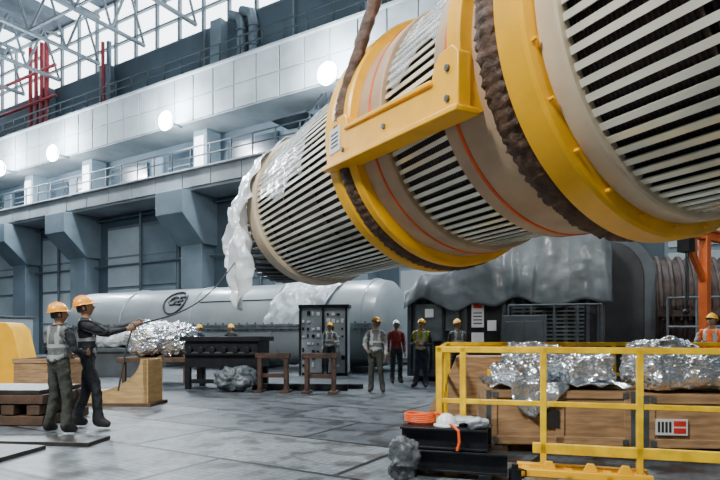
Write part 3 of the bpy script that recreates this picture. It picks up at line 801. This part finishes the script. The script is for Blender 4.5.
        tb_=W+D*.03+lat*.032; b.tube([tb_-lat*.015,tb_+lat*.014+D*.02,tb_+lat*.022+D*.045+nrm*.012,tb_+lat*.018+D*.068+nrm*.028],[.013,.0125,.011,.008],8,0)
        b.obj('hand_left' if side<0 else 'hand_right','skin',w,angle=80)
    hb=empty('head',tuple(J['neck']),0,1,w); hb.rotation_euler=(look[1],0,look[0])
    b=MB(); seg=36; nr=28; vs=[];fs=[]
    for i in range(nr+1):
        th=pi*i/nr
        for k in range(seg):
            ph=2*pi*k/seg
            x=.078*math.sin(th)*math.cos(ph); y=.098*math.sin(th)*math.sin(ph); z=.122*math.cos(th)
            if z<0:
                t=-z/.122; x*=1-.28*t*t; 
                if y<0: y*=1-.35*t
                else: y*=1-.06*t
            if y>0:
                g=lambda cx,cz,sx,sz: math.exp(-((x-cx)/sx)**2-((z-cz)/sz)**2)
                y+=.026*g(0,-.025,.013,.02)+.012*g(0,.0,.010,.025)-.010*g(.03,.012,.016,.012)-.010*g(-.03,.012,.016,.012)+.005*g(0,.035,.05,.01)
                y+=.006*g(0,-.062,.022,.010)+.009*g(0,-.098,.025,.014)
            vs.append((x,y+.012,z+.105))
    for i in range(nr):
        for k in range(seg): fs.append((i*seg+k,(i+1)*seg+k,(i+1)*seg+(k+1)%seg,i*seg+(k+1)%seg))
    b.add(vs,fs,0)
    for sx in (-1,1):
        b.sphere((sx*.030,.088,.117),(.0125,.010,.008),1,10); b.sphere((sx*.030,.0965,.117),(.005,.003,.005),2,8)
        b.sphere((sx*.078,-.002,.10),(.010,.019,.031),0,12)
        b.tube([(sx*.014,.104,.136),(sx*.03,.103,.140),(sx*.047,.09,.135)],.0035,6,2)
    b.sphere((0,.106,.044),(.024,.006,.0065),3,12)
    b.tube([(0,.0,-.03),(0,.0,.04)],.054,14,0)
    b.obj('face',['skin','eye','hair','lips'],hb,angle=80)
    b=MB(); vs=[];fs=[]
    for i in range(13):
        th=pi*.62*i/12
        for k in range(24):
            a=rad(165)+rad(210)*k/23
            vs.append((.084*math.sin(th)*math.cos(a),.104*math.sin(th)*math.sin(a)+.008,.126*math.cos(th)+.107))
    for i in range(12):
        for k in range(23): fs.append((i*24+k,i*24+24+k,i*24+25+k,i*24+k+1))
    b.add(vs,fs); b.obj('hair','hair',hb,angle=80)
    b=MB(); vs=[];fs=[]
    for i in range(10):
        th=pi*.5*i/9
        for k in range(28):
            a=2*pi*k/28; rg=1.02 if abs(math.cos(a))<.25 else 1.
            vs.append((.104*math.sin(th)*math.cos(a),.132*math.sin(th)*math.sin(a)+.002,(.118*math.cos(th))*rg+.152))
    for k in range(28):
        a=2*pi*k/28; e=1.1+(.35*max(0,math.sin(a))**3)
        vs.append((.104*1.1*math.cos(a),.132*e*math.sin(a)+.002,.147-.012*max(0,math.sin(a))))
    for i in range(10):
        for k in range(28): fs.append((i*28+k,(i+1)*28+k,(i+1)*28+(k+1)%28,i*28+(k+1)%28))
    b.add(vs,fs)
    b.tube([(0,.10,.225),(0,.06,.262),(0,0,.276),(0,-.06,.262),(0,-.10,.225)],.012,8)
    b.obj('helmet',helmet,hb,angle=60)
    b=MB(); b.tube([(.075*math.cos(a),.01+.075*math.sin(a)*.3-.0,.14-.135*abs(math.sin(a))) for a in [pi+pi*i/12 for i in range(13)]],.003,5); b.obj('chin_strap','charcoal',hb)
    return w

make_worker((-4.17,7.75,0),rad(-25),'charcoal','olive','greyvest','h_orange',
    pose={'eR':(.27,.05,1.14),'wR':(.20,.27,1.12),'eL':(-.27,.0,1.13),'wL':(-.16,.22,1.08),'kR':(.13,.04,.5),'aR':(.17,-.02,.1),'tR':(.2,.14,.045),'aL':(-.17,-.04,.1),'tL':(-.2,.12,.045)},look=(rad(-25),rad(8)))
make_worker((-3.98,8.2,0),rad(-72),'charcoal','charcoal','charcoal','h_orange',
    pose={'eR':(.16,.26,1.30),'wR':(.06,.52,1.36),'eL':(-.16,.24,1.34),'wL':(-.04,.62,1.43),'kR':(.10,.12,.52),'aR':(.12,.14,.1),'tR':(.14,.30,.045),'kL':(-.11,-.04,.5),'aL':(-.12,-.18,.1),'tL':(-.16,-.03,.045)},scale=1.07,look=(rad(5),rad(15)),lean=-.06)
TW=Matrix.Translation((-3.98,8.2,0))@Matrix.Rotation(rad(-72),4,'Z')
hp=TW@(Vector((-.01,.68,1.44))*1.07)
hp2=TW@(Vector((.03,.56,1.36))*1.07)
rp=MB(); endp=Vector((-3.05,14.1,3.35)); pts=[hp2+Vector((-.1,-.25,-.9)),hp2+Vector((-.05,-.1,-.3)),hp2,hp]+[hp.lerp(endp,t/12)+Vector((0,0,-.35*math.sin(pi*t/12))) for t in range(1,13)]
rp.tube(pts,.014,6); rp.obj('tag_line_rope','rope')

up=rad(14)
make_worker((-1.0,18.6,0),rad(175),'paleshirt','charcoal','greyvest','h_yellow',look=(0,up),pose={'eL':(-.28,.0,1.14),'wL':(-.2,.22,1.15)})
make_worker((.38,13.3,0),rad(170),'paleshirt','olive','greyvest','h_yellow',look=(rad(-15),up),pose={'eR':(.29,-.05,1.15),'wR':(.2,.16,1.03),'aL':(-.16,-.02,.1),'tL':(-.2,.14,.045)})
make_worker((1.02,15.8,0),rad(195),'redshirt','charcoal',None,'h_white',look=(rad(-20),up))
make_worker((1.6,14.6,0),rad(160),'charcoal','navy','hivis','h_yellow',look=(0,up),pose={'eR':(.27,.02,1.13),'wR':(.1,.25,1.18),'eL':(-.27,.02,1.13),'wL':(-.1,.24,1.12),'aR':(.17,-.02,.1),'tR':(.22,.13,.045)})
make_worker((2.6,14.9,0),rad(190),'charcoal','charcoal','greyvest','h_yellow',look=(rad(10),up))
make_worker((-4.9,21.3,0),rad(180),'charcoal','navy',None,'h_yellow',look=(rad(-30),0))
make_worker((-6.3,22.0,0),rad(150),'navy','navy',None,'h_yellow')
make_worker((7.0,11.15,0),rad(130),'paleshirt','charcoal','orangevest','h_yellow',look=(0,up),pose={'eR':(.3,.0,1.15),'wR':(.12,.22,1.2)})

# ================================================================ LIGHT
wd=bpy.data.worlds.new('w'); SC.world=wd; wd.use_nodes=True
bg=wd.node_tree.nodes['Background']; bg.inputs[0].default_value=(.62,.76,.9,1); bg.inputs[1].default_value=.2
def area(loc,target,size,en,col=(1,1,1)):  # unseen area lights added to key and fill the hall, no fixture modelled
    l=bpy.data.lights.new('area','AREA'); l.energy=en; l.size=size; l.color=col
    o=bpy.data.objects.new('added_area_light',l); COL.objects.link(o); o.location=loc
    o.rotation_euler=(Vector(target)-Vector(loc)).to_track_quat('-Z','Y').to_euler(); return o
area((-9,-3,15),(1.5,8,4),2.5,4500,(1,.985,.95))
area((6,-6,13),(4,8,1),3,1200,(1,.97,.93))
area((-6,12,19),(-4,14,0),3,2000,(.96,.98,1))
area((3,22,18),(1,20,0),4,400,(.9,.96,1))

cam=bpy.data.cameras.new('cam'); co=bpy.data.objects.new('camera',cam); COL.objects.link(co)
co.location=(0,0,1.35); co.rotation_euler=(rad(90),0,0); cam.lens=28; cam.sensor_width=36; cam.shift_y=96/720; cam.clip_end=300
SC.camera=co
